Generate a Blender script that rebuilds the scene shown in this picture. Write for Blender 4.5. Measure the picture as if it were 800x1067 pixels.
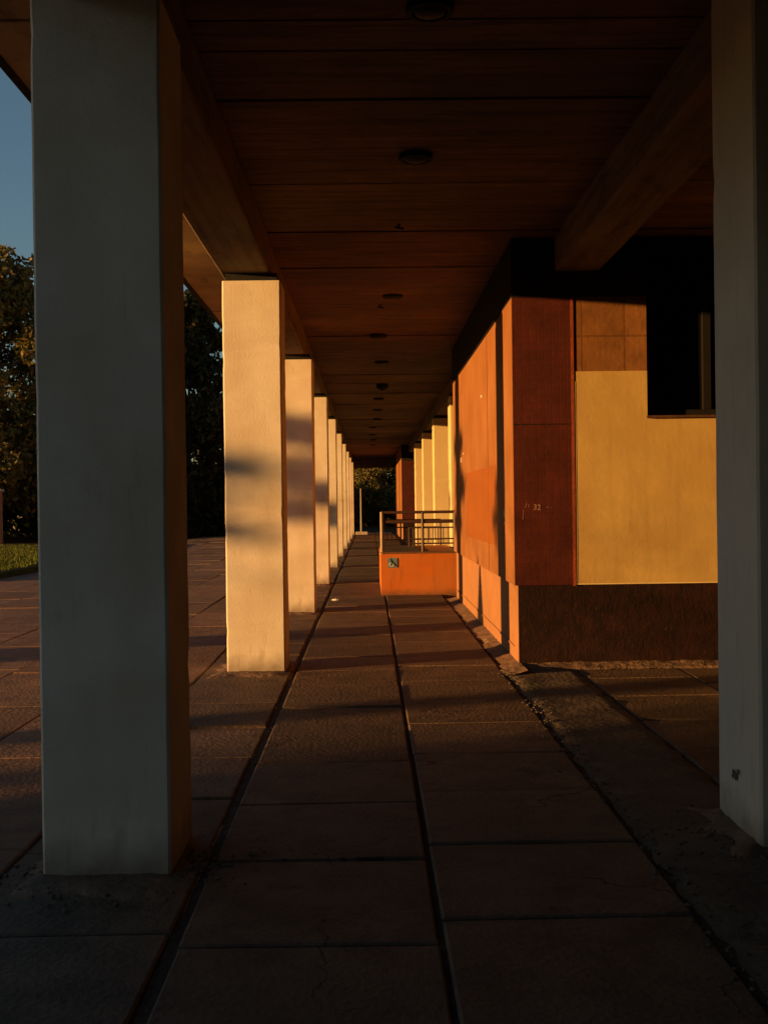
import bpy, bmesh, math, random
from mathutils import Vector, Matrix, noise
R = math.radians
random.seed(7)
for o in list(bpy.data.objects): bpy.data.objects.remove(o)
sc = bpy.context.scene
C = sc.collection

# ---------------------------------------------------------------- camera
CAMZ = 1.62
cd = bpy.data.cameras.new('camera'); cam = bpy.data.objects.new('camera', cd); C.objects.link(cam)
cd.sensor_fit = 'VERTICAL'; cd.sensor_height = 36.0; cd.lens = 39.81
cd.clip_start = 0.05; cd.clip_end = 2000
yaw, pitch, roll = R(0.704), R(0.413), R(0.75)
f = Vector((math.sin(yaw)*math.cos(pitch), math.cos(yaw)*math.cos(pitch), -math.sin(pitch)))
rt = f.cross(Vector((0,0,1))).normalized(); up = rt.cross(f)
rt2 = rt*math.cos(roll) - up*math.sin(roll); up2 = up*math.cos(roll) + rt*math.sin(roll)
M = Matrix((rt2, up2, -f)).transposed().to_4x4(); M.translation = Vector((0, 0, CAMZ))
cam.matrix_world = M
sc.camera = cam

# ---------------------------------------------------------------- light
SUN_T = 0.37            # plan slope of the sun's travel (dy per dx)
SUN_E = math.atan(0.080)
az = math.atan(SUN_T)
trav = Vector((math.cos(az)*math.cos(SUN_E), math.sin(az)*math.cos(SUN_E), -math.sin(SUN_E)))
sd = bpy.data.lights.new('sun', 'SUN'); sun = bpy.data.objects.new('sun', sd); C.objects.link(sun)
sd.energy = 5.0; sd.color = (1.0, 0.49, 0.14); sd.angle = R(0.6)
sun.rotation_euler = (-trav).to_track_quat('Z', 'Y').to_euler()
sun.location = (-30, -10, 12)
w = bpy.data.worlds.new('World'); sc.world = w; w.use_nodes = True
wn = w.node_tree.nodes; wl = w.node_tree.links
sky = wn.new('ShaderNodeTexSky'); sky.sky_type = 'NISHITA'; sky.sun_disc = False
sky.sun_elevation = SUN_E
sky.sun_rotation = math.atan2(-trav.x, -trav.y)   # clockwise from +Y
sky.air_density = 1.0; sky.dust_density = 0.45; sky.ozone_density = 2.1
bg = wn['Background']; bg.inputs[1].default_value = 0.066
wl.new(sky.outputs[0], bg.inputs[0])
vs = sc.view_settings
vs.view_transform = 'Standard'; vs.look = 'None'; vs.gamma = 1.0; vs.use_curve_mapping = False
vs.exposure = 1.05
sc.cycles.max_bounces = 8; sc.cycles.diffuse_bounces = 5
sc.cycles.use_denoising = True
sc.cycles.sample_clamp_indirect = 6.0

# ---------------------------------------------------------------- materials
def mat(name, col, rough=0.85, var=0.25, scale=3.0, bump=0.15, bscale=40.0, tint=None, tscale=0.7, tamt=0.5,
        spec=0.3, metal=0.0, stain=None, stain_scale=(1.2, 1.2, 0.35), stain_lo=0.55, stain_hi=0.75, streak=None, cracks=0.0, island=0.0, foot=None):
    m = bpy.data.materials.new(name); m.use_nodes = True
    nt = m.node_tree; N = nt.nodes; L = nt.links
    b = N['Principled BSDF']; b.inputs['Roughness'].default_value = rough
    b.inputs['Specular IOR Level'].default_value = spec; b.inputs['Metallic'].default_value = metal
    tc = N.new('ShaderNodeTexCoord')
    n1 = N.new('ShaderNodeTexNoise'); n1.inputs['Scale'].default_value = scale; n1.inputs['Detail'].default_value = 8
    n1.inputs['Roughness'].default_value = 0.65
    L.new(tc.outputs['Object'], n1.inputs['Vector'])
    r = N.new('ShaderNodeValToRGB'); L.new(n1.outputs[0], r.inputs[0])
    r.color_ramp.elements[0].position = 0.3; r.color_ramp.elements[1].position = 0.7
    r.color_ramp.elements[0].color = (*[c*(1-var) for c in col], 1)
    r.color_ramp.elements[1].color = (*[min(1, c*(1+var)) for c in col], 1)
    out = r.outputs[0]
    def mixin(fac_sock, a, colb):
        mx = N.new('ShaderNodeMix'); mx.data_type = 'RGBA'
        L.new(fac_sock, mx.inputs[0]); L.new(a, mx.inputs[6]); mx.inputs[7].default_value = (*colb, 1)
        return mx.outputs[2]
    if tint:
        n2 = N.new('ShaderNodeTexNoise'); n2.inputs['Scale'].default_value = tscale; n2.inputs['Detail'].default_value = 5
        L.new(tc.outputs['Object'], n2.inputs['Vector'])
        mr = N.new('ShaderNodeMapRange'); L.new(n2.outputs[0], mr.inputs[0])
        mr.inputs[1].default_value = 0.4; mr.inputs[2].default_value = 0.65; mr.inputs[4].default_value = tamt
        out = mixin(mr.outputs[0], out, tint)
    if stain:
        mp = N.new('ShaderNodeMapping'); L.new(tc.outputs['Object'], mp.inputs[0]); mp.inputs['Scale'].default_value = stain_scale
        n3 = N.new('ShaderNodeTexNoise'); n3.inputs['Scale'].default_value = 3.0; n3.inputs['Detail'].default_value = 9
        n3.inputs['Roughness'].default_value = 0.7
        L.new(mp.outputs[0], n3.inputs['Vector'])
        mr = N.new('ShaderNodeMapRange'); L.new(n3.outputs[0], mr.inputs[0])
        mr.inputs[1].default_value = stain_lo; mr.inputs[2].default_value = stain_hi; mr.inputs[4].default_value = 0.75
        out = mixin(mr.outputs[0], out, stain)
    def mul(out, val_sock):
        mx = N.new('ShaderNodeMix'); mx.data_type = 'RGBA'; mx.blend_type = 'MULTIPLY'; mx.inputs[0].default_value = 1.0
        L.new(out, mx.inputs[6]); L.new(val_sock, mx.inputs[7]); return mx.outputs[2]
    if streak:                       # (scale vector, lo, hi, darkest)
        mp = N.new('ShaderNodeMapping'); L.new(tc.outputs['Object'], mp.inputs[0]); mp.inputs['Scale'].default_value = streak[0]
        n5 = N.new('ShaderNodeTexNoise'); n5.inputs['Scale'].default_value = 1.0; n5.inputs['Detail'].default_value = 6
        n5.inputs['Roughness'].default_value = 0.6; L.new(mp.outputs[0], n5.inputs['Vector'])
        mr = N.new('ShaderNodeMapRange'); L.new(n5.outputs[0], mr.inputs[0])
        mr.inputs[1].default_value = streak[1]; mr.inputs[2].default_value = streak[2]; mr.inputs[3].default_value = 1.0; mr.inputs[4].default_value = streak[3]
        out = mul(out, mr.outputs[0])
    if island:
        g = N.new('ShaderNodeNewGeometry'); mr = N.new('ShaderNodeMapRange'); L.new(g.outputs['Random Per Island'], mr.inputs[0])
        mr.inputs[3].default_value = 1-island; mr.inputs[4].default_value = 1+island; out = mul(out, mr.outputs[0])
    if foot:                         # splash dirt near the foot, ragged top: (height, colour)
        sx = N.new('ShaderNodeSeparateXYZ'); L.new(tc.outputs['Object'], sx.inputs[0])
        n6 = N.new('ShaderNodeTexNoise'); n6.inputs['Scale'].default_value = 7; n6.inputs['Detail'].default_value = 8; L.new(tc.outputs['Object'], n6.inputs['Vector'])
        ma = N.new('ShaderNodeMath'); ma.operation = 'MULTIPLY_ADD'; L.new(n6.outputs[0], ma.inputs[0]); ma.inputs[1].default_value = -1.1*foot[0]; L.new(sx.outputs[2], ma.inputs[2])
        mr = N.new('ShaderNodeMapRange'); L.new(ma.outputs[0], mr.inputs[0]); mr.inputs[1].default_value = foot[0]*.5; mr.inputs[2].default_value = -foot[0]*.5
        mr.inputs[3].default_value = 0; mr.inputs[4].default_value = 0.8; out = mixin(mr.outputs[0], out, foot[1])
    crk = None
    if cracks:
        nd = N.new('ShaderNodeTexNoise'); nd.inputs['Scale'].default_value = 3; nd.inputs['Detail'].default_value = 5; L.new(tc.outputs['Object'], nd.inputs['Vector'])
        va = N.new('ShaderNodeVectorMath'); va.operation = 'MULTIPLY_ADD'; L.new(nd.outputs[1], va.inputs[0]); va.inputs[1].default_value = (.5, .5, .5); L.new(tc.outputs['Object'], va.inputs[2])
        vo = N.new('ShaderNodeTexVoronoi'); vo.feature = 'DISTANCE_TO_EDGE'; vo.inputs['Scale'].default_value = cracks; L.new(va.outputs[0], vo.inputs['Vector'])
        nm = N.new('ShaderNodeTexNoise'); nm.inputs['Scale'].default_value = 0.9; L.new(tc.outputs['Object'], nm.inputs['Vector'])
        mk = N.new('ShaderNodeMapRange'); L.new(nm.outputs[0], mk.inputs[0]); mk.inputs[1].default_value = .48; mk.inputs[2].default_value = .60; mk.inputs[3].default_value = 0.0; mk.inputs[4].default_value = 0.0045
        dv = N.new('ShaderNodeMath'); dv.operation = 'LESS_THAN'; L.new(vo.outputs['Distance'], dv.inputs[0]); L.new(mk.outputs[0], dv.inputs[1])
        iv = N.new('ShaderNodeMapRange'); L.new(dv.outputs[0], iv.inputs[0]); iv.inputs[3].default_value = 1; iv.inputs[4].default_value = 0.4
        out = mul(out, iv.outputs[0])
    L.new(out, b.inputs['Base Color'])
    if bump:
        n4 = N.new('ShaderNodeTexNoise'); n4.inputs['Scale'].default_value = bscale; n4.inputs['Detail'].default_value = 6
        L.new(tc.outputs['Object'], n4.inputs['Vector'])
        bp = N.new('ShaderNodeBump'); bp.inputs['Strength'].default_value = bump; bp.inputs['Distance'].default_value = 0.02
        L.new(n4.outputs[0], bp.inputs['Height']); L.new(bp.outputs[0], b.inputs['Normal'])
    return m

def tile_mat(name, c1, c2, mortar, w_, h_, msize=0.004, rough=0.45, axes='XZ', bump=0.6, spec=0.4):
    m = bpy.data.materials.new(name); m.use_nodes = True
    nt = m.node_tree; N = nt.nodes; L = nt.links
    b = N['Principled BSDF']; b.inputs['Roughness'].default_value = rough; b.inputs['Specular IOR Level'].default_value = spec
    tc = N.new('ShaderNodeTexCoord'); sx = N.new('ShaderNodeSeparateXYZ'); L.new(tc.outputs['Object'], sx.inputs[0])
    cx = N.new('ShaderNodeCombineXYZ'); L.new(sx.outputs[axes[0]], cx.inputs[0]); L.new(sx.outputs[axes[1]], cx.inputs[1])
    br = N.new('ShaderNodeTexBrick'); L.new(cx.outputs[0], br.inputs['Vector'])
    br.offset = 0.0; br.inputs['Scale'].default_value = 1.0
    br.inputs['Brick Width'].default_value = w_; br.inputs['Row Height'].default_value = h_
    br.inputs['Mortar Size'].default_value = msize
    br.inputs['Color1'].default_value = (*c1, 1); br.inputs['Color2'].default_value = (*c2, 1); br.inputs['Mortar'].default_value = (*mortar, 1)
    n = N.new('ShaderNodeTexNoise'); n.inputs['Scale'].default_value = 5; n.inputs['Detail'].default_value = 7
    L.new(tc.outputs['Object'], n.inputs['Vector'])
    hs = N.new('ShaderNodeHueSaturation'); L.new(br.outputs[0], hs.inputs['Color'])
    mr = N.new('ShaderNodeMapRange'); L.new(n.outputs[0], mr.inputs[0]); mr.inputs[3].default_value = 0.45; mr.inputs[4].default_value = 1.6
    L.new(mr.outputs[0], hs.inputs['Value']); L.new(hs.outputs[0], b.inputs['Base Color'])
    n2 = N.new('ShaderNodeTexNoise'); n2.inputs['Scale'].default_value = 18; L.new(tc.outputs['Object'], n2.inputs['Vector'])
    ad = N.new('ShaderNodeMath'); ad.operation = 'MULTIPLY_ADD'; L.new(br.outputs['Fac'], ad.inputs[0]); ad.inputs[1].default_value = -0.6
    L.new(n2.outputs[0], ad.inputs[2])
    bp = N.new('ShaderNodeBump'); bp.inputs['Strength'].default_value = bump; bp.inputs['Distance'].default_value = 0.008
    L.new(ad.outputs[0], bp.inputs['Height']); L.new(bp.outputs[0], b.inputs['Normal'])
    return m

M_col = mat('cream_limewash', (0.66, 0.60, 0.50), 0.8, 0.07, 2.2, 0.13, 55, tint=(0.50, 0.42, 0.31), tscale=1.5, tamt=0.8,
            stain=(0.36, 0.29, 0.21), stain_scale=(1.6, 1.6, 0.5), stain_lo=0.58, stain_hi=0.78,
            streak=((14, 14, 2.2), 0.60, 0.80, 0.72), foot=(0.22, (0.16, 0.12, 0.085)))
M_colr = mat('yellow_limewash', (0.60, 0.47, 0.24), 0.8, 0.08, 2.2, 0.07, 22, tint=(0.52, 0.40, 0.22), tscale=1.0, tamt=0.5, foot=(0.22, (0.16, 0.12, 0.085)))
M_colr1 = mat('grey_cream_limewash', (0.60, 0.54, 0.44), 0.8, 0.08, 2.2, 0.08, 22, tint=(0.46, 0.42, 0.35), tscale=1.0, tamt=0.5,
             streak=((14, 14, 2.2), 0.58, 0.80, 0.7), foot=(0.22, (0.16, 0.12, 0.085)))
M_pad = mat('bitumen_pad', (0.012, 0.011, 0.010), 0.9, 0.3, 6, 0.2, 30)
M_beam = mat('painted_beam', (0.15, 0.115, 0.078), 0.85, 0.2, 2.5, 0.25, 18, tint=(0.20, 0.11, 0.06), tscale=1.4, tamt=0.7,
             stain=(0.05, 0.035, 0.025), stain_scale=(2, 0.7, 2), stain_lo=0.50, stain_hi=0.70, streak=((14, 0.6, 14), 0.45, 0.75, 0.4))
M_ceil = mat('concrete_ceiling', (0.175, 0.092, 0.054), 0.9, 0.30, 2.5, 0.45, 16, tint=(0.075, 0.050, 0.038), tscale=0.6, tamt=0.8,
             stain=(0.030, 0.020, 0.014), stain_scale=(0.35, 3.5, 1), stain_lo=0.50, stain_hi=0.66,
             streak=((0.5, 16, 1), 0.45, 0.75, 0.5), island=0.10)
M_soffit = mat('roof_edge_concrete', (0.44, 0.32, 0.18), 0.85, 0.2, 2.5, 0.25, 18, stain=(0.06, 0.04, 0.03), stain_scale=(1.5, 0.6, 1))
M_orange = mat('faded_orange_plaster', (0.205, 0.080, 0.021), 0.85, 0.12, 1.8, 0.12, 26, tint=(0.25, 0.108, 0.036), tscale=1.3, tamt=0.9,
               stain=(0.20, 0.08, 0.03), stain_scale=(1, 1, 0.5), stain_lo=0.54, stain_hi=0.72,
               streak=((7, 7, 1.2), 0.55, 0.8, 0.75))
M_orange2 = mat('orange_plinth_plaster', (0.285, 0.135, 0.056), 0.85, 0.12, 1.8, 0.16, 26, stain=(0.22, 0.09, 0.04), stain_scale=(1, 1, 0.5), stain_lo=0.55, stain_hi=0.72)
M_patch = mat('fresh_orange_paint', (0.215, 0.066, 0.007), 0.75, 0.08, 2.0, 0.1, 26)
M_ramp = mat('ramp_orange_paint', (0.44, 0.115, 0.010), 0.7, 0.14, 2.0, 0.1, 24, tint=(0.40, 0.125, 0.025), tscale=1.6, tamt=0.9, streak=((9, 9, 1.5), 0.52, 0.8, 0.7), foot=(0.12, (0.12, 0.06, 0.03)))
M_cope = mat('brown_coping', (0.12, 0.055, 0.025), 0.85, 0.3, 6, 0.3, 30)
M_dark = mat('dark_top_band', (0.018, 0.014, 0.012), 0.95, 0.3, 2.5, 0.2, 20, spec=0.1)
M_yellow = mat('ochre_wall_paint', (0.41, 0.285, 0.098), 0.8, 0.12, 1.8, 0.10, 20, tint=(0.36, 0.24, 0.078), tscale=2.2, tamt=0.9, streak=((9, 9, 0.9), 0.50, 0.80, 0.82),
               stain=(0.30, 0.19, 0.06), stain_scale=(1.4, 1.4, 0.5), stain_lo=0.6, stain_hi=0.8)
M_block = tile_mat('bare_block', (0.17, 0.075, 0.022), (0.155, 0.066, 0.02), (0.115, 0.048, 0.015), 0.42, 0.36, 0.010, 0.9, 'XZ', 0.5, 0.15)
M_red = tile_mat('red_mosaic', (0.058, 0.010, 0.006), (0.052, 0.009, 0.005), (0.048, 0.009, 0.005), 0.072, 0.072, 0.006, 0.6, 'XZ', 0.30, 0.25)
M_redside = mat('red_edge_paint', (0.20, 0.04, 0.012), 0.8, 0.2, 4, 0.3, 30)
M_plinth = mat('brown_plinth_tile', (0.019, 0.0065, 0.004), 0.55, 0.4, 6, 0.25, 40, spec=0.3, stain=(0.085, 0.034, 0.014), stain_scale=(12, 12, 3.6), stain_lo=0.62, stain_hi=0.70, streak=((30, 30, 9), 0.45, 0.65, 0.45))
M_plinths = tile_mat('brown_plinth_tile_side', (0.045, 0.014, 0.008), (0.030, 0.010, 0.006), (0.012, 0.006, 0.004), 0.045, 0.085, 0.008, 0.42, 'YZ', 1.0, 0.35)
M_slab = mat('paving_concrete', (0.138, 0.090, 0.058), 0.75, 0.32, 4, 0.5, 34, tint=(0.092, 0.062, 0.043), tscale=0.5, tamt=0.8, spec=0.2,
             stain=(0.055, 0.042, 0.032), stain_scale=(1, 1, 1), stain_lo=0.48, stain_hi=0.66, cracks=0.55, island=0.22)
M_slab2 = mat('sunlit_paving_concrete', (0.21, 0.130, 0.078), 0.8, 0.32, 4, 0.5, 34, tint=(0.155, 0.096, 0.062), tscale=0.5, tamt=0.8, spec=0.2,
             stain=(0.08, 0.055, 0.04), stain_scale=(1, 1, 1), stain_lo=0.50, stain_hi=0.68, cracks=0.55, island=0.22)  # plaza copy of the paving, lighter and redder: sunlight put into the colour
M_grit = mat('joint_dirt', (0.075, 0.055, 0.040), 0.95, 0.4, 9, 0.9, 30, spec=0.1)
M_strip = mat('broken_screed', (0.19, 0.115, 0.07), 0.85, 0.35, 5, 0.9, 18, stain=(0.10, 0.07, 0.05), stain_scale=(2, 2, 2), stain_lo=0.45, stain_hi=0.62)
M_dust = mat('dusty_screed', (0.110, 0.082, 0.056), 0.9, 0.4, 5, 0.6, 22, spec=0.2, tint=(0.12, 0.09, 0.06), tscale=1.5, tamt=.8, cracks=0.9)
M_asph = mat('worn_asphalt', (0.090, 0.047, 0.038), 0.9, 0.4, 6, 0.9, 22, spec=0.2)
M_grass = mat('grass_ground', (0.03, 0.04, 0.009), 0.95, 0.35, 3, 0.8, 12, spec=0.1)
M_blade = mat('grass_blade', (0.085, 0.11, 0.015), 0.8, 0.35, 0.5, 0, spec=0.2)
M_kerb = mat('kerb_concrete', (0.17, 0.11, 0.08), 0.85, 0.25, 4, 0.5, 20)
M_soil = mat('soil', (0.05, 0.038, 0.026), 0.95, 0.4, 0.5, 0.6, 3, spec=0.1)
M_steel = mat('painted_rail', (0.05, 0.022, 0.015), 0.5, 0.25, 8, 0.1, 60, spec=0.5)
M_steel2 = mat('pale_rail', (0.22, 0.16, 0.10), 0.5, 0.25, 8, 0.1, 60, spec=0.5)  # paler rail colour for the left post and the rail end
M_pole = mat('pale_pole_paint', (0.22, 0.22, 0.23), 0.5, 0.12, 5, 0.05, 40)
M_base = mat('pale_block', (0.35, 0.30, 0.24), 0.9, 0.2, 5, 0.5, 20)
M_glass = mat('dark_window_glass', (0.004, 0.004, 0.005), 0.12, 0.1, 2, 0.0, spec=0.25)
M_frame = mat('weathered_frame', (0.007, 0.006, 0.006), 0.6, 0.2, 6, 0.15, 40)
M_sill = mat('rusty_sill', (0.07, 0.028, 0.014), 0.7, 0.4, 7, 0.3, 30)
M_lamp = mat('black_lamp_metal', (0.008, 0.007, 0.007), 0.85, 0.2, 8, 0.05, 40)
M_lampglass = mat('grimy_lamp_glass', (0.012, 0.010, 0.009), 0.7, 0.3, 8, 0.0)
M_sign = mat('blue_sign_enamel', (0.10, 0.17, 0.22), 0.5, 0.1, 9, 0.0)
M_signb = mat('sign_dark_figure', (0.015, 0.02, 0.02), 0.5, 0.1, 9, 0.0)
M_signw = mat('sign_white_mark', (0.6, 0.55, 0.45), 0.6, 0.1, 9, 0.0)
M_chip = mat('white_paint_mark', (0.28, 0.15, 0.11), 0.8, 0.2, 9, 0.0)
M_paper = mat('paper', (0.75, 0.72, 0.66), 0.8, 0.05, 9, 0.0)
M_bark = mat('bark', (0.09, 0.065, 0.045), 0.9, 0.4, 4, 0.9, 9)
M_bldg = mat('far_plaster', (0.32, 0.32, 0.33), 0.9, 0.12, 0.8, 0.1, 6)
M_bldgroof = mat('far_roof', (0.07, 0.06, 0.055), 0.9, 0.2, 1, 0.1, 6)
M_stone = mat('rubble', (0.11, 0.085, 0.065), 0.9, 0.4, 12, 0.6, 40)

def leaf_mat(name, c1, c2, c3):
    m = bpy.data.materials.new(name); m.use_nodes = True
    N = m.node_tree.nodes; L = m.node_tree.links; b = N['Principled BSDF']
    b.inputs['Roughness'].default_value = 0.6; b.inputs['Specular IOR Level'].default_value = 0.25
    g = N.new('ShaderNodeNewGeometry'); r = N.new('ShaderNodeValToRGB')
    L.new(g.outputs['Random Per Island'], r.inputs[0])
    r.color_ramp.elements[0].color = (*c1, 1); r.color_ramp.elements[1].color = (*c3, 1)
    e = r.color_ramp.elements.new(0.5); e.color = (*c2, 1)
    L.new(r.outputs[0], b.inputs['Base Color'])
    tr = N.new('ShaderNodeBsdfTranslucent'); L.new(r.outputs[0], tr.inputs[0])
    mx = N.new('ShaderNodeMixShader'); mx.inputs[0].default_value = 0.25
    L.new(b.outputs[0], mx.inputs[1]); L.new(tr.outputs[0], mx.inputs[2]); L.new(mx.outputs[0], N['Material Output'].inputs[0])
    return m
M_leafA = leaf_mat('autumn_leaves', (0.20, 0.13, 0.03), (0.12, 0.105, 0.026), (0.07, 0.08, 0.022))
M_leafG = leaf_mat('green_leaves', (0.025, 0.035, 0.010), (0.035, 0.04, 0.011), (0.05, 0.042, 0.013))
M_leafD = leaf_mat('evergreen_leaves', (0.015, 0.026, 0.010), (0.022, 0.033, 0.011), (0.03, 0.038, 0.012))

# ---------------------------------------------------------------- helpers
def box(bm, x0, x1, y0, y1, z0, z1, jit=0.0):
    vs_ = []
    for z in (z0, z1):
        for (x, y) in ((x0, y0), (x1, y0), (x1, y1), (x0, y1)):
            vs_.append(bm.verts.new((x, y, z + (random.uniform(-jit, jit) if z == z1 else 0))))
    a, b, c, d, e, f_, g, h = vs_
    for q in ((a, d, c, b), (e, f_, g, h), (a, b, f_, e), (b, c, g, f_), (c, d, h, g), (d, a, e, h)):
        bm.faces.new(q)
def tube(bm, p0, p1, r0, r1=None, n=10, cap=True):
    p0 = Vector(p0); p1 = Vector(p1); r1 = r0 if r1 is None else r1
    d = (p1-p0).normalized(); a = d.orthogonal().normalized(); b = d.cross(a)
    A = [bm.verts.new(p0 + (a*math.cos(t)+b*math.sin(t))*r0) for t in [2*math.pi*i/n for i in range(n)]]
    B = [bm.verts.new(p1 + (a*math.cos(t)+b*math.sin(t))*r1) for t in [2*math.pi*i/n for i in range(n)]]
    for i in range(n): bm.faces.new((A[i], A[(i+1) % n], B[(i+1) % n], B[i]))
    if cap: bm.faces.new(A[::-1]); bm.faces.new(B)
def lathe(bm, prof, n=24, c=(0, 0, 0)):
    rings = []
    for r, z in prof:
        rings.append([bm.verts.new((c[0]+r*math.cos(2*math.pi*i/n), c[1]+r*math.sin(2*math.pi*i/n), c[2]+z)) for i in range(n)])
    for A, B in zip(rings, rings[1:]):
        for i in range(n): bm.faces.new((A[i], A[(i+1) % n], B[(i+1) % n], B[i]))
    bm.faces.new(rings[0][::-1]); bm.faces.new(rings[-1])
def obj(name, bm, m, parent=None, loc=None, bevel=0.0, smooth=False, fixn=True):
    if fixn: bmesh.ops.recalc_face_normals(bm, faces=bm.faces)
    if bevel:
        bmesh.ops.bevel(bm, geom=list(bm.edges), offset=bevel, segments=2, affect='EDGES', profile=0.6)
    me = bpy.data.meshes.new(name); bm.to_mesh(me); bm.free()
    if smooth:
        for p in me.polygons: p.use_smooth = True
    me.materials.append(m)
    o = bpy.data.objects.new(name, me); C.objects.link(o)
    if parent: o.parent = parent
    if loc: o.location = loc
    return o
def boxes(name, L_, m, parent=None, bevel=0.0, **k):
    bm = bmesh.new()
    for b in L_: box(bm, *b)
    return obj(name, bm, m, parent, bevel=bevel, **k)
def thing(name, label, cat, loc=(0, 0, 0), rz=0, group=None):
    o = bpy.data.objects.new(name, None); C.objects.link(o); o.empty_display_size = 0.3
    o.location = loc; o.rotation_euler = (0, 0, rz); o['label'] = label; o['category'] = cat
    if group: o['group'] = group
    return o
def tag(o, label, cat, group=None):
    o['label'] = label; o['category'] = cat
    if group: o['group'] = group
    return o
def struct(o, kind='structure'):
    o['kind'] = kind; return o
def dup(root, loc, label, rz=None):
    r = root.copy(); C.objects.link(r); r.location = loc; r['label'] = label
    if rz is not None: r.rotation_euler = (0, 0, rz)
    for ch in list(root.children):
        c = ch.copy(); C.objects.link(c); c.parent = r
        for g in ch.children:
            d = g.copy(); C.objects.link(d); d.parent = c
    return r
def nz(x, y, z=0.0): return noise.noise(Vector((x, y, z)))

# ---------------------------------------------------------------- ground
bm = bmesh.new(); box(bm, -400, 400, -400, 500, -1.2, -0.36); struct(obj('ground', bm, M_soil))
bm = bmesh.new(); box(bm, -1.66, 12, -19, 66, -0.099, -0.022)
vv = [bm.verts.new(p) for p in ((-1.661, -19, -0.04), (-14.5, -19, -0.04-0.016*12.84), (-14.5, 66, -0.04-0.016*12.84), (-1.661, 66, -0.04))]
bm.faces.new(vv); struct(obj('pavement_bed', bm, M_grit))

# paving slabs
bm = bmesh.new()
def slab_run(x0, x1, y0, y1, pitch, gap=0.012, jit=0.004, off=0.0, drop=0.0, skipfn=None):
    y = y0 + off
    while y < y1:
        yn = y + pitch*random.uniform(0.975, 1.025)
        g1 = gap*random.uniform(0.9, 1.7)
        if not (skipfn and skipfn(x0, x1, y, yn)):
            sk = random.uniform(-0.006, 0.006)
            n0 = len(bm.verts)
            z = random.uniform(-jit, jit) - drop + (0.016*(x1+1.66) if x1 < -1.65 else 0)
            tx, ty = random.uniform(-jit, jit), random.uniform(-jit, jit)*1.4
            xa, xb, ya, yb = x0+g1/2, x1-gap/2*random.uniform(.6, 1.6), y+g1/2, yn-g1/2
            P = [(xa, ya+sk), (xb, ya-sk), (xb, yb-sk), (xa, yb+sk)]
            e = 0.010
            bot = [bm.verts.new((px, py, -0.08 if x1 > -1.65 else -0.35)) for px, py in P]
            mid = [bm.verts.new((px, py, z - 0.008 + tx*(px-xa)/(xb-xa) + ty*(py-ya)/(yb-ya))) for px, py in P]
            Pi = [(xa+e, ya+sk+e), (xb-e, ya-sk+e), (xb-e, yb-sk-e), (xa+e, yb+sk-e)]
            top = [bm.verts.new((px, py, z + tx*(px-xa)/(xb-xa) + ty*(py-ya)/(yb-ya))) for px, py in Pi]
            for A, B in ((bot, mid), (mid, top)):
                for i in range(4): bm.faces.new((A[i], A[(i+1) % 4], B[(i+1) % 4], B[i]))
            bm.faces.new(top)
        y = yn
XJ = [-0.74, 0.245, 1.25]
slab_run(XJ[0], XJ[1]-0.002, 4.24-20*0.99, 65.2, 0.99, 0.018, 0.003)
slab_run(XJ[1]+0.004, XJ[2], 4.36-20*0.99, 65.2, 0.99, 0.018, 0.003, 0.06)
slab_run(-1.645, -0.775, 4.28-20*0.99, 65.2, 0.99, 0.02, 0.006, 0.0, 0.004)
slab_run(1.98, 2.95, 4.0-8*0.99, 11.1, 0.99, 0.02, 0.004, 0.4, 0.006)
slab_run(2.95, 3.92, 4.0-8*0.99, 11.1, 0.99, 0.02, 0.004, 0.1, 0.006)
slab_run(3.92, 4.9, 4.0-8*0.99, 11.1, 0.99, 0.02, 0.004, 0.7, 0.006)
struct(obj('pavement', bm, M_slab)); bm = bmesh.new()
x = -1.66; k = 0
while x > -14:
    slab_run(x-0.97, x, 4.1-9*0.99, 64.5 if x > -9 else 27.0 + (x+14)*2.2, 1.98, 0.016, 0.007, random.uniform(0, .9), 0.012)
    x -= 0.99; k += 1
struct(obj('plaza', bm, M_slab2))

# uneven strips between the slab runs (under the columns), sheet with relief
def relief(name, x0, x1, y0, y1, nx, ny, m, zf, kind='structure'):
    bm = bmesh.new(); V = []
    for j in range(ny+1):
        y = y0+(y1-y0)*j/ny; row = []
        for i in range(nx+1):
            x = x0+(x1-x0)*i/nx
            xx, zz = zf(x, y, i/nx)
            row.append(bm.verts.new((xx, y, zz)))
        V.append(row)
    for j in range(ny):
        for i in range(nx): bm.faces.new((V[j][i], V[j][i+1], V[j+1][i+1], V[j+1][i]))
    o = obj(name, bm, m, smooth=True, fixn=False)
    return struct(o, kind)
def zs(x, y, u):
    e = 1-abs(2*u-1)
    return x + (0.03*nz(x*9, y*5) if u in (0, 1) else 0), -0.020 + 0.022*min(1, e*5) + 0.010*nz(x*6, y*6) + 0.007*nz(x*21, y*21)
for k_ in range(10):
    yc = 5+6*k_
    relief('screed_patch', -1.62, -0.77, yc-0.42, yc+0.80, 30, 44, M_strip,
           lambda x, y, u, yc=yc: (x, -0.018 + 0.030*min(1, 3.2*max(0, min(1-abs(2*u-1), 1-abs((y-yc-.19)/.61)) + 0.16*nz(x*5, y*5, yc) - 0.04)) + 0.007*nz(x*9, y*9) + 0.005*nz(x*25, y*25)))
relief('screed_patch', 1.58, 2.50, 4.98, 6.0, 34, 40, M_strip,
       lambda x, y, u: (x, -0.016 + 0.050*min(1, 3.0*max(0, min(1-abs(2*u-1), 1-abs((y-5.49)/.51)) + 0.22*nz(x*5, y*5, 3) - 0.08)) + 0.012*nz(x*9, y*9) + 0.008*nz(x*25, y*25)))
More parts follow.
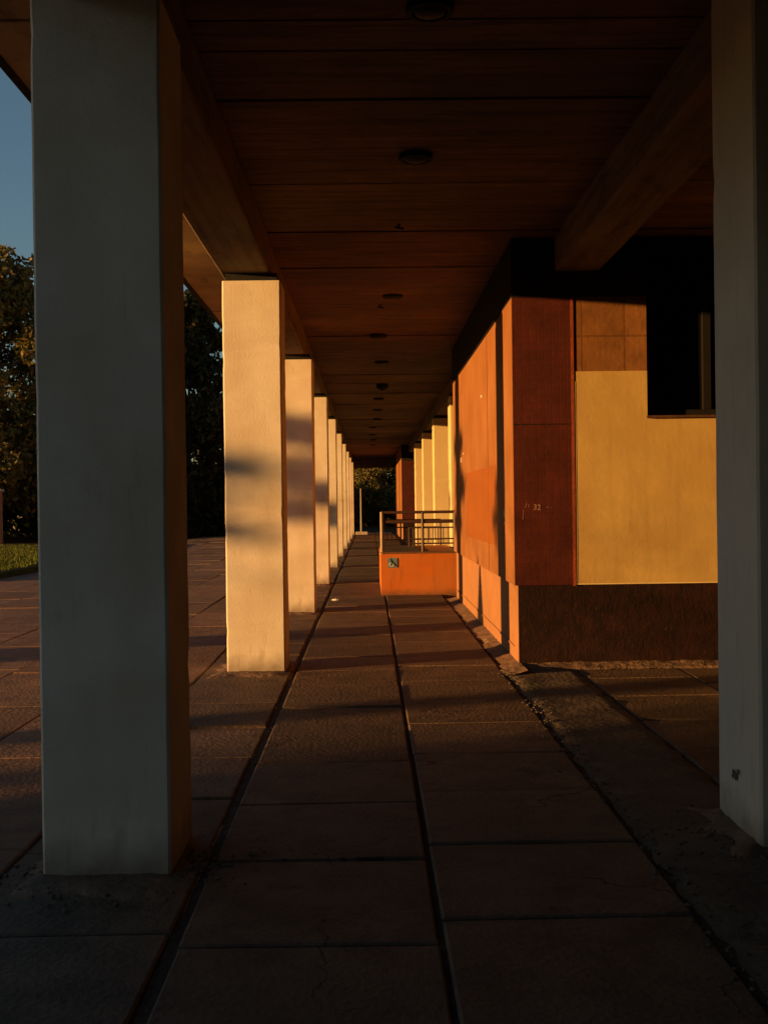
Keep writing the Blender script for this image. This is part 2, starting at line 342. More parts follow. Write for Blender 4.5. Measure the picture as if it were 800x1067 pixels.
relief('worn_strip', 1.28, 1.965, -6, 11.06, 12, 330, M_dust, lambda x, y, u: (x + (0.04*nz(x*4, y*5) if u in (0, 1) else 0), -0.016+0.018*min(1, (1-abs(2*u-1))*6)+0.010*nz(x*4, y*4)+0.004*nz(x*22, y*22)))
relief('wall_screed_strip', 1.27, 1.46, 10.6, 19.15, 6, 200, M_strip,
       lambda x, y, u: (x + ((0.05*nz(3, y*1.7) + 0.03*nz(7, y*7)) if u < 0.3 else 0), -0.01+0.05*u+0.012*nz(x*9, y*7)))
relief('front_screed_strip', 1.44, 8.0, 10.90, 11.12, 160, 8, M_strip,
       lambda x, y, u: (x, 0.004 + 0.035*(y-10.9)/0.22*1.0 + 0.012*nz(x*7, y*7) - (0.03 if y < 10.91 + 0.05*nz(x*5, 2) else 0)))
# lawn and path at left
bm = bmesh.new(); box(bm, -80, -14.6, -12, 26, -0.359, -0.206); struct(obj('path', bm, M_asph))
struct(boxes('kerb', [(-60, -9.2, 26.9, 27.05, -0.35, 0.05)], M_kerb, bevel=0.01))
bm = bmesh.new(); box(bm, -90, -9.2, 27.06, 51, -0.359, 0.02); struct(obj('lawn', bm, M_grass))
bm = bmesh.new(); box(bm, -90, 60, 66.2, 120, -0.359, 0.0); struct(obj('verge', bm, M_soil))
bm = bmesh.new()
for i in range(26000):
    y = 27.1 + 22*random.random()**1.3; x = random.uniform(-0.36*y-1.5, -0.29*y+2.2)
    if x > -9.4: continue
    h = random.uniform(0.05, 0.13); a = random.random()*6.28; wd = 0.016; l = random.uniform(-.04, .04)
    c_, s_ = math.cos(a)*wd, math.sin(a)*wd
    bm.faces.new([bm.verts.new(p) for p in ((x-c_, y-s_, 0.01), (x+c_, y+s_, 0.01), (x+l, y+l, h))])
struct(obj('grass', bm, M_blade, fixn=False), 'stuff')
o = bpy.data.objects['grass']; o['label'] = 'short sunlit grass blades on the lawn at the far left'; o['category'] = 'grass'

# rubble crumbs at the foot of columns
bm = bmesh.new()
for i in range(900):
    if random.random() < .6:
        cx_, cy_ = random.choice(((-1.2, 4.9), (-0.8, 5.1), (1.85, 5.1), (1.7, 5.5), (-1.4, 5.0)))
        x, y = random.gauss(cx_, .16), random.gauss(cy_, .16)
    else:
        x, y = random.gauss(1.29, .05), random.uniform(3.5, 11)
    r = random.uniform(0.004, 0.014)
    bmesh.ops.create_icosphere(bm, subdivisions=1, radius=r, matrix=Matrix.Translation((x, y, 0.006)) @ Matrix.Scale(0.6, 4, (0, 0, 1)) @ Matrix.Rotation(random.random()*3, 4, 'X'))
g = struct(obj('gravel', bm, M_stone), 'stuff'); g['label'] = 'loose crumbs of rubble on the paving beside the near pillars'; g['category'] = 'gravel'

bm = bmesh.new()
for i in range(260):
    x = random.choice((random.uniform(-6, 1.3), random.gauss(1.30, .08), random.gauss(-0.75, .12))); y = random.uniform(4, 22)
    a = random.random()*6.28; s = random.uniform(.010, .024); ca, sa = math.cos(a)*s, math.sin(a)*s; z0 = .009 if x > -1.6 else -.004+0.016*(x+1.66)
    bm.faces.new([bm.verts.new(p) for p in ((x-ca, y-sa, z0), (x+sa*.5, y-ca*.5, z0+.006), (x+ca, y+sa, z0+random.uniform(0, .012)), (x-sa*.5, y+ca*.5, z0+.004))])
g = struct(obj('fallen_leaves', bm, M_leafA, fixn=False), 'stuff'); g['label'] = 'a few small dry leaves scattered over the paving'; g['category'] = 'leaves'

# ---------------------------------------------------------------- colonnade
col_root = thing('colonnade', 'long colonnade of square cream pillars carrying a flat concrete canopy', 'colonnade', (0, 0, 0))
ZC, ZB, ZT = 3.80, 3.88, 4.21
def column_mesh(w_, d_, h_, seed):
    bm = bmesh.new()
    nzs = 44; V = []
    rnd = random.Random(seed)
    # ring with chamfered, slightly chipped arrises
    def ring(z):
        e = 0.012
        pts = [(0, e), (e, 0), (w_-e, 0), (w_, e), (w_, d_-e), (w_-e, d_), (e, d_), (0, d_-e)]
        out = []
        for i, (px, py) in enumerate(pts):
            n1 = noise.noise(Vector((px*3+seed, py*3, z*2.2)))*0.0035
            ch = max(0, noise.noise(Vector((px*5+seed*3, py*5, z*6)))-0.30)*0.030
            cx_, cy_ = w_/2-px, d_/2-py; l = math.hypot(cx_, cy_)
            out.append((px + cx_/l*ch + n1, py + cy_/l*ch + n1, z))
        return out
    for k in range(nzs+1):
        z = h_*k/nzs
        V.append([bm.verts.new(p) for p in ring(z)])
    for A, B in zip(V, V[1:]):
        for i in range(8): bm.faces.new((A[i], A[(i+1) % 8], B[(i+1) % 8], B[i]))
    bm.faces.new(V[-1])
    return bm
ys = [5+6*k for k in range(10)] + [-1, -7, -13]
for k, y in enumerate(ys):
    x0 = -1.455 if k == 0 else -1.405
    w_ = 0.563
    o = obj('column', column_mesh(w_, 0.58, ZC+0.03+(0.06 if k == 0 else 0), k*1.7), M_col, col_root, loc=(x0, y-0.03 if k == 0 else y, -0.03))
    if k == 0: o['label'] = 'shaded grey face of the nearest left pillar'
    p = boxes('bearing_pad', [(x0+0.03, x0+w_-0.035, y+0.04, y+0.54, ZC+0.001, ZB)], M_pad, o)
    p.location = (-o.location.x, -o.location.y, -o.location.z)
ysr = [5.16, 23.1, 29.1, 35.1, 41.1, -0.9, -6.9, -12.9]
for k, y in enumerate(ysr):
    x0 = 1.77 if k == 0 or k > 4 else 1.655
    o = obj('column', column_mesh(0.56, 0.62, (ZT-.01 if k == 0 else ZC)+0.03, 50+k*2.3), M_colr1 if k == 0 else M_colr, col_root, loc=(x0, y, -0.03))
    if k == 0: o['label'] = 'near right pillar with a dark chip low on its face'
    p = boxes('bearing_pad', [(x0+0.03, x0+0.53, y+0.04, y+0.58, ZC+0.001, ZB)], M_pad, o)
    p.location = (-o.location.x, -o.location.y, -o.location.z)
    if k == 0:
        bm = bmesh.new()
        for (a, b, c_) in ((0, 0, .022), (0.012, .03, .018), (.03, -.035, .014), (-.01, .045, .012)):
            lathe(bm, [(c_*.2, 0), (c_, .002), (c_*.8, .004)], 9, (a, b, 0))
        q = obj('chip', bm, M_stone, o); q.rotation_euler = (0, R(-90), 0); q.location = (-0.006, 0.33, 0.30)
# beams
def beam(name, x0, x1, y0, y1, m):
    bm = bmesh.new(); n = int((y1-y0)/0.5); V = []
    for k in range(n+1):
        y = y0+(y1-y0)*k/n
        j = 0.006*nz(y*1.3, x0*3)
        V.append([bm.verts.new(p) for p in ((x0+j, y, ZT+0.02), (x0+j, y, ZB+0.015), (x0+0.015, y, ZB+j), (x1-0.015, y, ZB+j), (x1+j, y, ZB+0.015), (x1+j, y, ZT+0.02))])
    for A, B in zip(V, V[1:]):
        for i in range(5): bm.faces.new((A[i], A[i+1], B[i+1], B[i]))
    bm.faces.new(V[0]); bm.faces.new(V[-1])
    return obj(name, bm, m, col_root)
beam('beam', -1.425, -0.95, -18, 65.5, M_beam)
beam('beam', 1.84, 2.28, -18, 11.098, M_beam)
beam('beam', 1.73, 2.17, 19.2, 49.9, M_beam)
boxes('cross_beam', [(-0.94, 1.6, 65.0, 65.45, 3.70, 4.205)], M_beam, col_root)
# ceiling panels with joints
J = [-18, -16, -14, -12, -10, -8, -6, -4, -2.2, -0.4, 1.1, 2.6, 3.9, 5.0, 6.09, 6.5, 7.27, 7.63, 9.2, 10.8, 12.4, 14.0, 15.75, 17.5, 19.0]
while J[-1] < 64: J.append(J[-1] + random.choice((0.75, 1.5, 1.5, 2.25)))
J[-1] = 65.5
L_ = []
for a, b in zip(J, J[1:]):
    dz = random.uniform(-0.012, 0.012)
    L_.append((-0.945, 9.0, a+0.010, b-0.010, ZT+dz, ZT+0.20))
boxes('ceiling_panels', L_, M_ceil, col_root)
L_ = []
yy = -18
while yy < 65.4:
    yn = min(65.5, yy+3.0); L_.append((-2.05, -1.43, yy+0.006, yn-0.006, ZT-0.02+random.uniform(-.006, .006), ZT+0.2)); yy = yn
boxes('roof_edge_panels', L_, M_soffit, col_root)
boxes('roof_slab', [(-2.10, 9.2, -18.05, 65.6, ZT+0.201, ZT+0.46)], M_soffit, col_root)
boxes('drip_edge', [(-2.10, -2.052, -18.05, 65.6, ZT-0.04, ZT+0.199)], M_lamp, col_root)

# ceiling lamps
LAMPS = [(0.345, 5.92), (0.375, 8.45), (0.315, 14.05), (0.16, 17.4), (0.25, 20.6), (0.30, 24.4), (0.25, 27.8), (0.24, 31.0), (0.25, 34.5), (0.13, 38.0), (0.15, 42.0), (0.16, 45.5), (0.16, 49.5)]
lroot = thing('ceiling_lamp', 'dark round ceiling lamp nearest the viewer, cut by the top of the photo', 'ceiling lamp', (LAMPS[0][0], LAMPS[0][1], ZT-0.005), group='round ceiling lamps along the canopy')
bm = bmesh.new(); lathe(bm, [(0.06, 0.012), (0.125, 0.010), (0.130, -0.004), (0.122, -0.030), (0.095, -0.034), (0.090, -0.010), (0.02, -0.006)], 28); obj('housing', bm, M_lamp, lroot, smooth=False)
bm = bmesh.new(); lathe(bm, [(0.088, -0.012), (0.08, -0.030), (0.05, -0.042), (0.01, -0.046)], 24); obj('diffuser', bm, M_lampglass, lroot, smooth=True)
names = ['second', 'third', 'fourth', 'fifth', 'sixth', 'seventh', 'eighth', 'ninth', 'tenth', 'eleventh', 'twelfth', 'thirteenth']
for n_, (x, y) in zip(names, LAMPS[1:]):
    extra = {'second': 'dark round ceiling lamp high on the near dark ceiling, second from the viewer',
             'third': 'small dark ceiling lamp on the reddish glowing ceiling, third from the viewer',
             'sixth': 'boxier hanging ceiling lamp, sixth from the viewer'}.get(n_, 'tiny dark ceiling lamp, %s in line from the viewer' % n_)
    d = dup(lroot, (x, y, ZT-0.005), extra)
    if n_ == 'sixth': d.scale = (1, 1, 3.2)
# two ceiling hooks
for (x, y, lab) in ((0.30, 10.55, 'small hook in the ceiling between the second and third lamps'), (0.17, 14.8, 'small hook in the ceiling just behind the third lamp')):
    bm = bmesh.new(); tube(bm, (0, 0, 0.03), (0, 0, -0.02), 0.012); tube(bm, (-0.04, 0, -0.02), (0.05, 0.01, -0.03), 0.009)
    tag(obj('hook', bm, M_lamp, loc=(x, y, ZT)), lab, 'hook', 'ceiling hooks')

# ---------------------------------------------------------------- near pavilion
XW, XP = 1.42, 1.445
YF, YE = 11.10, 19.10
pav = thing('building', 'orange sided pavilion with a red corner, ochre front wall and dark plinth', 'building', (XW, YF, 0), group='walled blocks under the canopy')
def pbox(name, L2, m, parent=pav, bevel=0.0):
    o = boxes(name, L2, m, None, bevel)
    o.parent = parent
    base = parent.matrix_basis.translation if parent.parent is None else None
    if base is not None: o.location = tuple(-v for v in base)
    return o
ZD = 4.195
# side wall (faces the walkway), plinth slightly recessed
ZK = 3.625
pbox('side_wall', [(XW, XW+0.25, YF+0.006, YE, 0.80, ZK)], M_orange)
pbox('top_band', [(XW-0.012, XW+0.25, YF-0.008, YE+0.004, ZK+0.001, ZD+.002), (XW+0.251, 2.73, YF-0.008, YF+0.30, ZK+0.001, ZD+.002), (4.31, 9.0, YF-0.008, YF+0.30, ZK+0.001, ZD+.002), (2.731, 4.309, YF-0.008, YF+0.3, 4.101, ZD+.002)], M_dark)  # near-black band along the top of the side and front walls
pbox('side_plinth', [(XP, XP+0.2, YF+0.03, YE, -0.05, 0.795)], M_orange2)
pbox('plinth_ledge', [(XP-0.012, XP-0.0005, YF+0.35, YE-0.1, 0.155, 0.172)], M_orange2)
pbox('paint_patch', [(XW-0.003, XW-0.0005, 12.75, 16.75, 1.13, 2.05)], M_patch)
pbox('pilaster', [(XW-0.010, XW-0.0005, YF+0.008, YF+1.05, 0.80, ZK)], M_orange)
pbox('panel_joint', [(XW-0.005, XW-0.0005, 13.55, 13.575, 0.80, ZK)], M_patch)
# front: red corner pier
XR = 1.985
pbox('corner_pier', [(XW-0.006, XR, YF, YF+0.005, 0.80, ZK), (XW-0.004, XR, YF+0.0055, YF+0.3, 0.80, ZK)], M_red)
pbox('pier_edge', [(XR+0.001, XR+0.030, YF-0.004, YF+0.25, 0.79, ZK)], M_redside)
# front wall: window opening x 2.74..4.3 z 2.43..4.12
X0, X1, WX0, WX1, WZ0, WZ1, ZP = XR+0.031, 9.0, 2.735, 4.30, 2.43, 4.10, 2.895
pbox('front_wall', [(X0, WX0, YF+0.004, YF+0.30, 0.80, ZP), (WX0, WX1, YF+0.004, YF+0.30, 0.80, WZ0), (WX1, X1, YF+0.004, YF+0.3, 0.80, ZP)], M_yellow)
pbox('upper_wall', [(X0, WX0, YF+0.008, YF+0.30, ZP, ZK), (WX1, X1, YF+0.008, YF+0.3, ZP, ZK)], M_block)
pbox('front_plinth', [(XP+0.002, X1, YF+0.022, YF+0.3, -0.05, 0.797)], M_plinth)
# window
def window(parent, wx0, wx1, wz0, wz1, yf, ztr):
    fr = boxes('window', [(wx0, wx1, yf+0.22, yf+0.24, wz0, wz1)], M_glass)
    fr.parent = parent; fr.location = tuple(-v for v in parent.location)
    w4 = 0.05; xm = wx0+0.60
    boxes('frame', [(wx0, wx0+w4, yf+0.16, yf+0.215, wz0+0.03, wz1), (wx1-w4, wx1, yf+0.16, yf+0.215, wz0+0.03, wz1),
                    (wx0+w4, wx1-w4, yf+0.16, yf+0.215, wz0+0.03, wz0+0.09), (wx0+w4, wx1-w4, yf+0.16, yf+0.215, wz1-w4, wz1),
                    (wx0+w4, wx1-w4, yf+0.15, yf+0.215, ztr, ztr+0.07), (xm, xm+0.075, yf+0.155, yf+0.215, wz0+0.09, ztr)], M_frame, fr)
    boxes('sill', [(wx0-0.01, wx1+0.02, yf-0.035, yf+0.15, wz0-0.002, wz0+0.022)], M_sill, fr)
window(pav, WX0, WX1, WZ0, WZ1, YF, 3.575)
pbox('back_wall', [(XP+0.2, 9.0, YE-0.3, YE-0.002, -0.05, ZD)], M_orange)
pbox('pier_seam', [(XW-0.007, XR-0.001, YF-0.003, YF-0.0005, 2.375, 2.386)], M_plinth)
pbox('paint_edge', [(X0+0.001, X0+0.016, YF+0.001, YF+0.0035, 0.801, ZP-.1), (X0+0.017, WX0+1.2, YF+0.001, YF+0.0035, 0.801, 0.812)], M_colr)
# scratched marks on the red pier
def text_mesh(s, size, m, loc, parent, name='scratched_mark', rot=(R(90), 0, 0)):
    cu = bpy.data.curves.new('t', 'FONT'); cu.body = s; cu.size = size; cu.extrude = 0.0006; cu.offset = 0.001
    to = bpy.data.objects.new('t', cu); C.objects.link(to)
    dg = bpy.context.evaluated_depsgraph_get(); dg.update()
    me = bpy.data.meshes.new_from_object(to.evaluated_get(dg)); bpy.data.objects.remove(to)
    me.materials.clear(); me.materials.append(m)
    o = bpy.data.objects.new(name, me); C.objects.link(o); o.parent = parent
    o.location = Vector(loc) - (parent.location if parent else Vector()); o.rotation_euler = rot
    return o
t_ = text_mesh('32', 0.075, M_chip, (1.60, YF-0.003, 1.545), pav, rot=(R(90), R(4), 0))
bm = bmesh.new()
for (x, z, l, a) in ((1.53, 1.59, .05, .2), (1.555, 1.585, .03, -.3), (1.745, 1.57, .03, .8), (1.775, 1.56, .02, 1.2), (1.50, 1.50, .10, .05)):
    dx, dz = math.sin(a)*l/2, math.cos(a)*l/2
    bm = bmesh.new(); tube(bm, (x-dx, YF-0.001, z-dz), (x+dx, YF-0.001, z+dz), 0.0022, 0.001, 6)
    o = obj('scratch', bm, M_chip, pav); o.location = -pav.location
for (y, z, h) in ((17.45, 2.28, .07), (11.9, 1.50, .07), (11.88, 1.40, .03), (17.0, 2.36, .02), (14.2, 2.95, .03)):
    bm = bmesh.new(); box(bm, XW-0.0135, XW-0.002, y-0.02, y+0.02, z-h/2, z+h/2)
    o = obj('plaster_chip', bm, M_paper, pav); o.location = -pav.location

# ---------------------------------------------------------------- far pavilion
pav2 = thing('building', 'small distant pavilion with a red front at the far end of the walkway', 'building', (1.42, 50, 0), group='walled blocks under the canopy')
pbox('side_wall', [(1.42, 1.6, 50.006, 61, 0.80, ZD)], M_orange, pav2)
pbox('side_plinth', [(1.44, 1.6, 50.03, 61, -0.05, 0.795)], M_orange2, pav2)
pbox('corner_pier', [(1.415, 2.0, 50.0, 50.2, 0.80, 3.50)], M_red, pav2)
pbox('top_band', [(1.413, 2.0, 49.998, 50.2, 3.505, ZD)], M_dark, pav2)
pbox('front_wall', [(2.0, 9.0, 50.01, 50.25, 0.80, ZD)], M_yellow, pav2)
pbox('front_plinth', [(1.45, 9.0, 50.02, 50.25, -0.05, 0.797)], M_plinth, pav2)
# main body of the building on the right
mb = thing('main_building', 'tall plain main building wall far to the right behind the canopy', 'building', (9.2, 0, 0))
boxes('wall', [(0.02, 0.5, -24, 66, -0.05, 8.2)], M_yellow, mb)
boxes('plinth', [(0.0, 0.018, -24, 66, -0.05, 0.8)], M_plinths, mb)
boxes('roof', [(-0.1, 8, -24.2, 66.2, 8.21, 8.5)], M_soffit, mb)

# ---------------------------------------------------------------- wheelchair ramp
ramp = thing('wheelchair_ramp', 'orange painted wheelchair ramp landing with metal railings beside the pavilion', 'ramp', (0.18, 20.0, 0))
ZR = 0.735
boxes('landing', [(0, 1.42, 0, 0.16, -0.05, ZR-0.001), (0, 1.42, 0.161, 3.9, -0.05, ZR-0.003)], M_ramp, ramp, bevel=0.006)
boxes('coping', [(-0.012, 1.43, -0.014, 0.165, ZR+0.0005, ZR+0.032)], M_cope, ramp, bevel=0.005)
boxes('landing_slab', [(0.012, 0.74, 0.17, 3.88, ZR-0.002, ZR+0.012)], M_slab, ramp)
bm = bmesh.new()
P = [(0.75, 3.92), (1.42, 3.92), (1.42, 12), (0.75, 12)]
b4 = [bm.verts.new((px, py, -0.05)) for px, py in P]
t4 = [bm.verts.new((px, py, z)) for (px, py), z in zip(P, (ZR-0.02, ZR-0.02, 0.0, 0.0))]
for i in range(4): bm.faces.new((b4[i], b4[(i+1) % 4], t4[(i+1) % 4], t4[i]))
bm.faces.new(t4)
obj('slope', bm, M_slab, ramp)
rl = thing('railing', '', '', (0, 0, 0)); del rl['label']; del rl['category']; rl.parent = ramp; rl.empty_display_size = .1
def post(x, y, z0, z1, r=0.024, m=M_steel):
    bm = bmesh.new(); tube(bm, (x, y, z0), (x, y, z1), r, n=12); tube(bm, (x, y, z0), (x, y, z0+.012), r*1.7, n=12); obj('post', bm, m, rl)
post(0.025, 0.03, 0.45+.29, 1.475, 0.034, M_steel2)
post(0.745, 0.03, ZR, 1.475, 0.026)
post(1.315, 0.03, ZR, 1.475, 0.028)
def rail(x0, x1, y, z, r, m=M_steel, name='rail'):
    bm = bmesh.new(); tube(bm, (x0, y, z), (x1, y, z), r, n=10); obj(name, bm, m, rl)
rail(0.0, 1.39, 0.03, 1.465, 0.026)
rail(0.06, 1.39, 0.05, 1.30, 0.034)
rail(0.50, 1.39, 0.03, 1.19, 0.014)
rail(0.50, 1.39, 0.03, 0.99, 0.014)
rail(0.50, 1.39, 0.03, 0.91, 0.014)
for x in (0.50, 0.58, 0.66, 0.84, 0.93, 1.02, 1.11, 1.20):
    bm = bmesh.new(); tube(bm, (x, 0.03, 0.86 if x < .7 else .91), (x, 0.03, 1.19), 0.009, n=8); obj('baluster', bm, M_steel, rl)
# rear railing
for x in (0.09, 0.46, 0.72, 1.3):
    bm = bmesh.new(); tube(bm, (x, 3.85, ZR), (x, 3.85, 1.27), 0.018, n=8); obj('post', bm, M_steel, rl)
for z, r in ((1.27, .024), (1.12, .014), (0.86, .012)): rail(0.09, 1.30, 3.85, z, r)
for x in (0.18, 0.27, 0.36, 0.54, 0.63, 0.82, 0.94, 1.06, 1.18):
    bm = bmesh.new(); tube(bm, (x, 3.85, 0.86), (x, 3.85, 1.12), 0.009, n=6); obj('baluster', bm, M_steel, rl)
bm = bmesh.new()
pp = [(0.13, 0.06, 1.36), (0.15, 0.08, 1.33), (0.20, 0.12, 1.29), (0.27, 0.13, 1.27)]
for a, b in zip(pp, pp[1:]): tube(bm, a, b, 0.022, n=8)
obj('rail_end', bm, M_steel2, rl)
# sign on the ramp
sg = thing('sign', 'small square blue grey wheelchair access sign on the orange ramp face', 'sign', (0.385, 19.995, 0.575))
boxes('plate', [(-0.085, 0.085, -0.006, 0.0, -0.085, 0.085)], M_sign, sg, bevel=0.002)
bm = bmesh.new()
def flat(pts, z=-0.0075, wd=0.011):
    for a, b in zip(pts, pts[1:]): tube(bm, (a[0], z, a[1]), (b[0], z, b[1]), wd, n=6)
flat([(-0.022, 0.052), (-0.020, 0.0), (0.022, 0.0), (0.048, -0.048), (0.062, -0.044)], wd=0.0085)
flat([(-0.020, 0.025), (0.018, 0.022)], wd=0.006)
lathe(bm, [(0.002, -0.001), (0.014, 0.0), (0.002, 0.001)], 12, (0, 0, 0))
for v in [v for v in bm.verts if abs(v.co.z) <= 0.0011 and math.hypot(v.co.x, v.co.y) <= 0.0141]:
    x, y, z = v.co; v.co = (x-0.022, -0.0075+z, y+0.066)
obj('figure', bm, M_signb, sg)
bm = bmesh.new()
arc = [(-0.012+0.040*math.cos(t), -0.028+0.034*math.sin(t)) for t in [R(110)+R(230)*i/12 for i in range(13)]]
flat(arc, -0.0075, 0.0065); obj('wheel_mark', bm, M_signw, sg)

# ---------------------------------------------------------------- small things
st = thing('pole_stand', 'thin pale pole standing on a flat block at the far end of the walkway', 'pole', (-0.48, 60.5, 0))
bm = bmesh.new(); tube(bm, (0, 0, .14), (0.0, 0, 2.45), 0.05, 0.035, n=10); obj('pole', bm, M_pole, st)
boxes('base', [(-0.30, 0.34, -.25, .25, -0.03, 0.15)], M_base, st, bevel=0.02)
bm = bmesh.new(); bmesh.ops.create_icosphere(bm, subdivisions=2, radius=0.05)
for v in bm.verts: v.co += Vector((nz(v.co.x*40, v.co.y*40), nz(v.co.y*40, v.co.z*40, 3), nz(v.co.z*40, v.co.x*40, 9)))*0.02; v.co.x *= 1.5; v.co.z *= 0.35
tag(obj('crumpled_paper', bm, M_paper, loc=(-0.60, 19.0, 0.02)), 'scrap of white crumpled paper on the paving by the third left pillar', 'litter')

# ---------------------------------------------------------------- trees
def crown(clumps, n, smin, smax, seed, shell=0.55):
    rnd = random.Random(seed); bm = bmesh.new()
    tot = sum((c[3]*c[4]*c[5])**(2/3) for c in clumps)
    for (cx_, cy_, cz_, rx, ry, rz) in clumps:
        k = int(n*((rx*ry*rz)**(2/3))/tot)
        for _ in range(k):
            while True:
                v = Vector((rnd.gauss(0, 1), rnd.gauss(0, 1), rnd.gauss(0, 1)))
                if v.length > 1e-3: break
            v.normalize(); r = shell + (1-shell)*rnd.random()**0.7
            r *= 1 + 0.45*noise.noise(v*2.6 + Vector((cx_, cy_, cz_+seed)))
            p = Vector((cx_+v.x*rx*r, cy_+v.y*ry*r, cz_+v.z*rz*r))
            if p.z < 0.05: continue
            s = rnd.uniform(smin, smax)
            a = Vector((rnd.gauss(0, 1), rnd.gauss(0, 1), rnd.gauss(0, .7))).normalized()
            b = a.orthogonal().normalized(); b.rotate(Matrix.Rotation(rnd.random()*6.28, 3, a)); c = a.cross(b)
            bm.faces.new([bm.verts.new(q) for q in (p-b*s, p-c*s*.45+b*s*.1, p+b*s, p+c*s*.5)])
    return bm
def trunk_bm(h, r, limbs, seed):
    rnd = random.Random(seed); bm = bmesh.new(); p = Vector((0, 0, -0.1)); pts = [p]
    for k in range(6): p = p + Vector((rnd.uniform(-.15, .15), rnd.uniform(-.15, .15), h/6)); pts.append(p)
    for k, (a, b) in enumerate(zip(pts, pts[1:])): tube(bm, a, b, r*(1-k*.12), r*(1-(k+1)*.12), 8)
    for q in limbs:
        s = pts[rnd.randint(2, 5)]; q = Vector(q); m_ = (s+q)/2 + Vector((rnd.uniform(-.4, .4), rnd.uniform(-.4, .4), .5))
        tube(bm, s, m_, r*.4, r*.25, 6); tube(bm, m_, q, r*.25, r*.06, 6)
    return bm
def tree(label, loc, h, spread, n, leafm, seed, name='tree', low=0.25, smin=.10, smax=.20, clumps=None, trunk_r=0.28, nclump=16):
    rnd = random.Random(seed)
    t = thing(name, label, 'tree', loc, group='trees around the colonnade')
    if clumps is None:
        clumps = []
        for k in range(nclump):
            u = low + (1-low)*(k+.5)/nclump
            rr = spread*math.sin(math.pi*min(1, .22+.80*(u-low)/(1-low)))*rnd.uniform(.45, .8)
            a = k*2.4+rnd.random()
            s = spread*rnd.uniform(.28, .48)
            clumps.append((math.cos(a)*rr, math.sin(a)*rr, h*u*0.95, s, s, s*rnd.uniform(.6, .85)))
    obj('crown', crown(clumps, n, smin, smax, seed), leafm, t, fixn=False)
    obj('trunk', trunk_bm(h*.75, trunk_r, [c[:3] for c in clumps], seed), M_bark, t, fixn=False)
    return t
tree('autumn tree with amber top seen left of the nearest pillar', (-19.3, 59, 0), 14.6, 5.2, 26000, M_leafA, 1, low=.18, smin=.11, smax=.24)
tree('tall dark green tree just behind the nearest left pillar', (-13.5, 62, 0), 14.0, 4.2, 20000, M_leafG, 2, low=.12, smin=.12, smax=.25)
tree('dark tree filling the gap between the two nearest left pillars', (-10.6, 67, 0), 14.2, 3.8, 26000, M_leafG, 3, low=.05, smin=.12, smax=.25)
tree('brownish tree straight beyond the far end of the walkway', (0.9, 79, 0), 8.5, 3.6, 30000, M_leafA, 4, low=.10, smin=.06, smax=.15)
tree('green tree beyond the walkway end, right of the brownish one', (5.4, 80, 0), 9.5, 3.2, 12000, M_leafG, 5, low=.2, smin=.09, smax=.2)
tree('dark tree beyond the walkway end, left of the brownish one', (-6.0, 81, 0), 10.5, 3.4, 12000, M_leafG, 6, low=.15, smin=.1, smax=.2)
tree('outermost tree at the left edge of the photo', (-26.5, 60, 0), 13.0, 4.5, 10000, M_leafA, 8, low=.18, smin=.14, smax=.26)
# off to the left: trees whose shade falls on the far wood, and the one by the corner block
tree('broad shade tree beyond the lawn, far left', (-44, 50.5, 0), 9.0, 4.0, 12000, M_leafD, 9, low=.08, smin=.25, smax=.45)
tree('low shade tree beyond the lawn, left of the wood', (-46, 59, 0), 6.0, 4.0, 12000, M_leafD, 10, low=.08, smin=.25, smax=.45)
# big spreading tree to the left of the viewer
cl = [(0, -5, 5, 3.2, 3.2, 3.2), (0, -8, 6, 3.6, 3.6, 4), (1, -4.5, 2.6, 2.2, 2.2, 2.2), (0, -2.6, 6.0, 2.0, 2.0, 2.2), (-1, -3.6, 7.6, 2.2, 2.2, 1.6), (0, -2.2, 3.3, 1.3, 1.3, 1.7), (0, -2.2, 1.3, 1.2, 1.1, 1.1)]
tree('big spreading tree left of the viewer, its shade ends on the second pillar', (-24, 0.2, 0), 8.5, 4, 9000, M_leafD, 12, low=.1, smin=.10, smax=.22, clumps=cl, trunk_r=.35)
cl = [(0, 0.75, 3.95, .5, .55, .14), (0, 1.0, 3.6, .5, .6, .09), (0, .75, 3.3, .5, .5, .06),
      (0, 6.5, 4.7, .6, .9, .22), (0, 6.2, 4.05, .6, 1.0, .28), (0, 6.7, 3.5, .6, .8, .18), (0, 12.2, 3.8, .5, .6, .25), (0, 18.3, 3.3, .5, .5, .3)]
tree('slender tree with long bare horizontal boughs left of the viewer', (-24, -1.2, 0), 5.5, 4, 1500, M_leafD, 13, smin=.08, smax=.17, clumps=[(a, b+3.4, c, d, e, g_) for a, b, c, d, e, g_ in cl], trunk_r=.03)
# conical shrub
sh = thing('conifer_shrub', 'narrow cone shaped evergreen shrub beside the path to the left', 'shrub', (-12.5, 9.85, 0))
rnd = random.Random(5); bm = bmesh.new()
for _ in range(14000):
    z = 0.02+2.05*rnd.random()**1.1; r = 0.88*(1-z/2.1)*rnd.uniform(.6, 1.05); a = rnd.random()*6.28
    p = Vector((math.cos(a)*r, math.sin(a)*r, z)); s = rnd.uniform(.02, .05)
    u = Vector((rnd.gauss(0, 1), rnd.gauss(0, 1), rnd.gauss(0, 1))).normalized(); v = u.orthogonal().normalized()
    bm.faces.new([bm.verts.new(q) for q in (p-u*s, p+v*s*.6, p+u*s, p-v*s*.6)])
obj('foliage', bm, M_leafD, sh, fixn=False)
bm = bmesh.new(); tube(bm, (0, 0, -.1), (0, 0, 1.6), .05, .02, 8); obj('stem', bm, M_bark, sh)
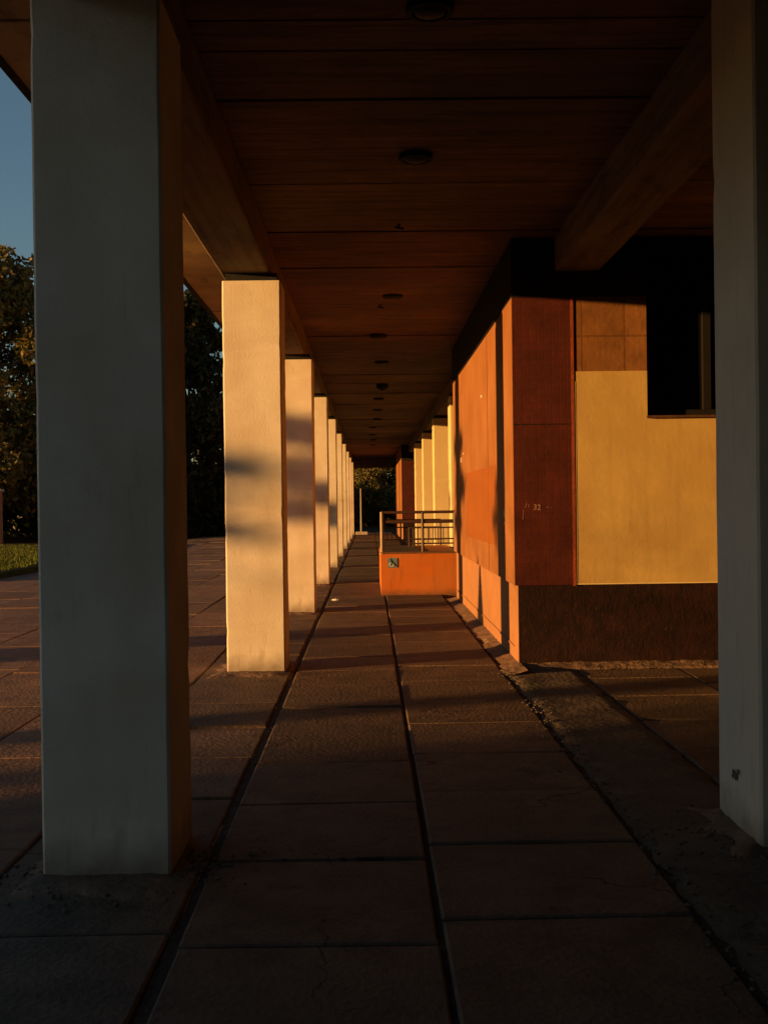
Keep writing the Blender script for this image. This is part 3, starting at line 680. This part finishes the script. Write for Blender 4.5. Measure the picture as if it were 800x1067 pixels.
# undergrowth of the far wood
cl = []
rnd = random.Random(11)
for k in range(16):
    cl.append((-34+k*1.75, 66+rnd.uniform(-1.5, 1.5), rnd.uniform(1.0, 2.2), 1.7, 1.4, rnd.uniform(1.4, 2.4)))
for k in range(12):
    cl.append((-8+k*1.6, 84+rnd.uniform(-1, 1), rnd.uniform(1.2, 2.4), 1.7, 1.4, rnd.uniform(1.6, 2.6)))
for k in range(8):
    cl.append((-36+k*2.4, 72+rnd.uniform(-1, 1), rnd.uniform(4, 6.5), 2.4, 1.8, rnd.uniform(2.5, 3.5)))
u = struct(obj('undergrowth', crown(cl, 60000, .14, .30, 21), M_leafD, fixn=False), 'stuff')
u['label'] = 'dark thicket of bushes under and behind the trees'; u['category'] = 'bushes'

# pale block glimpsed behind the left trees and a sunlit post at the left edge
fb = thing('house', 'pale grey house glimpsed between the trunks at the left edge', 'house', (-30, 80, 0))
boxes('wall', [(0, 12, 0, 6, 0, 4.2)], M_bldg, fb); boxes('roof', [(-.3, 12.3, -.3, 6.3, 4.201, 4.6)], M_bldgroof, fb)
boxes('window', [(1.5, 2.7, -0.02, -0.002, 1.2, 2.6)], M_glass, fb); boxes('window', [(5, 6.2, -0.02, -0.002, 1.2, 2.6)], M_glass, fb)
gp = thing('gate_post', 'sunlit plaster gate post at the left edge beyond the lawn', 'post', (-16.9, 51.5, 0))
boxes('shaft', [(-.22, .22, -.22, .22, -.1, 2.4)], M_orange2, gp, bevel=.02); boxes('cap', [(-.28, .28, -.28, .28, 2.401, 2.52)], M_base, gp, bevel=.02)

# added unseen block that keeps the sun off the foreground
nb = thing('shade_block', 'added unseen two storey block left of the viewer, shading the foreground', 'building', (-44, -46, 0))
boxes('wall', [(0, 14, 0, 36.6, -.1, 10)], M_bldg, nb); boxes('roof', [(-.3, 14.3, -.3, 36.9, 10.001, 10.4)], M_bldgroof, nb)
for i in range(9):
    for z in (1.2, 5.2):
        wv = boxes('window', [(14.002, 14.02, 2+i*4, 3.5+i*4, z, z+1.7)], M_glass, nb)
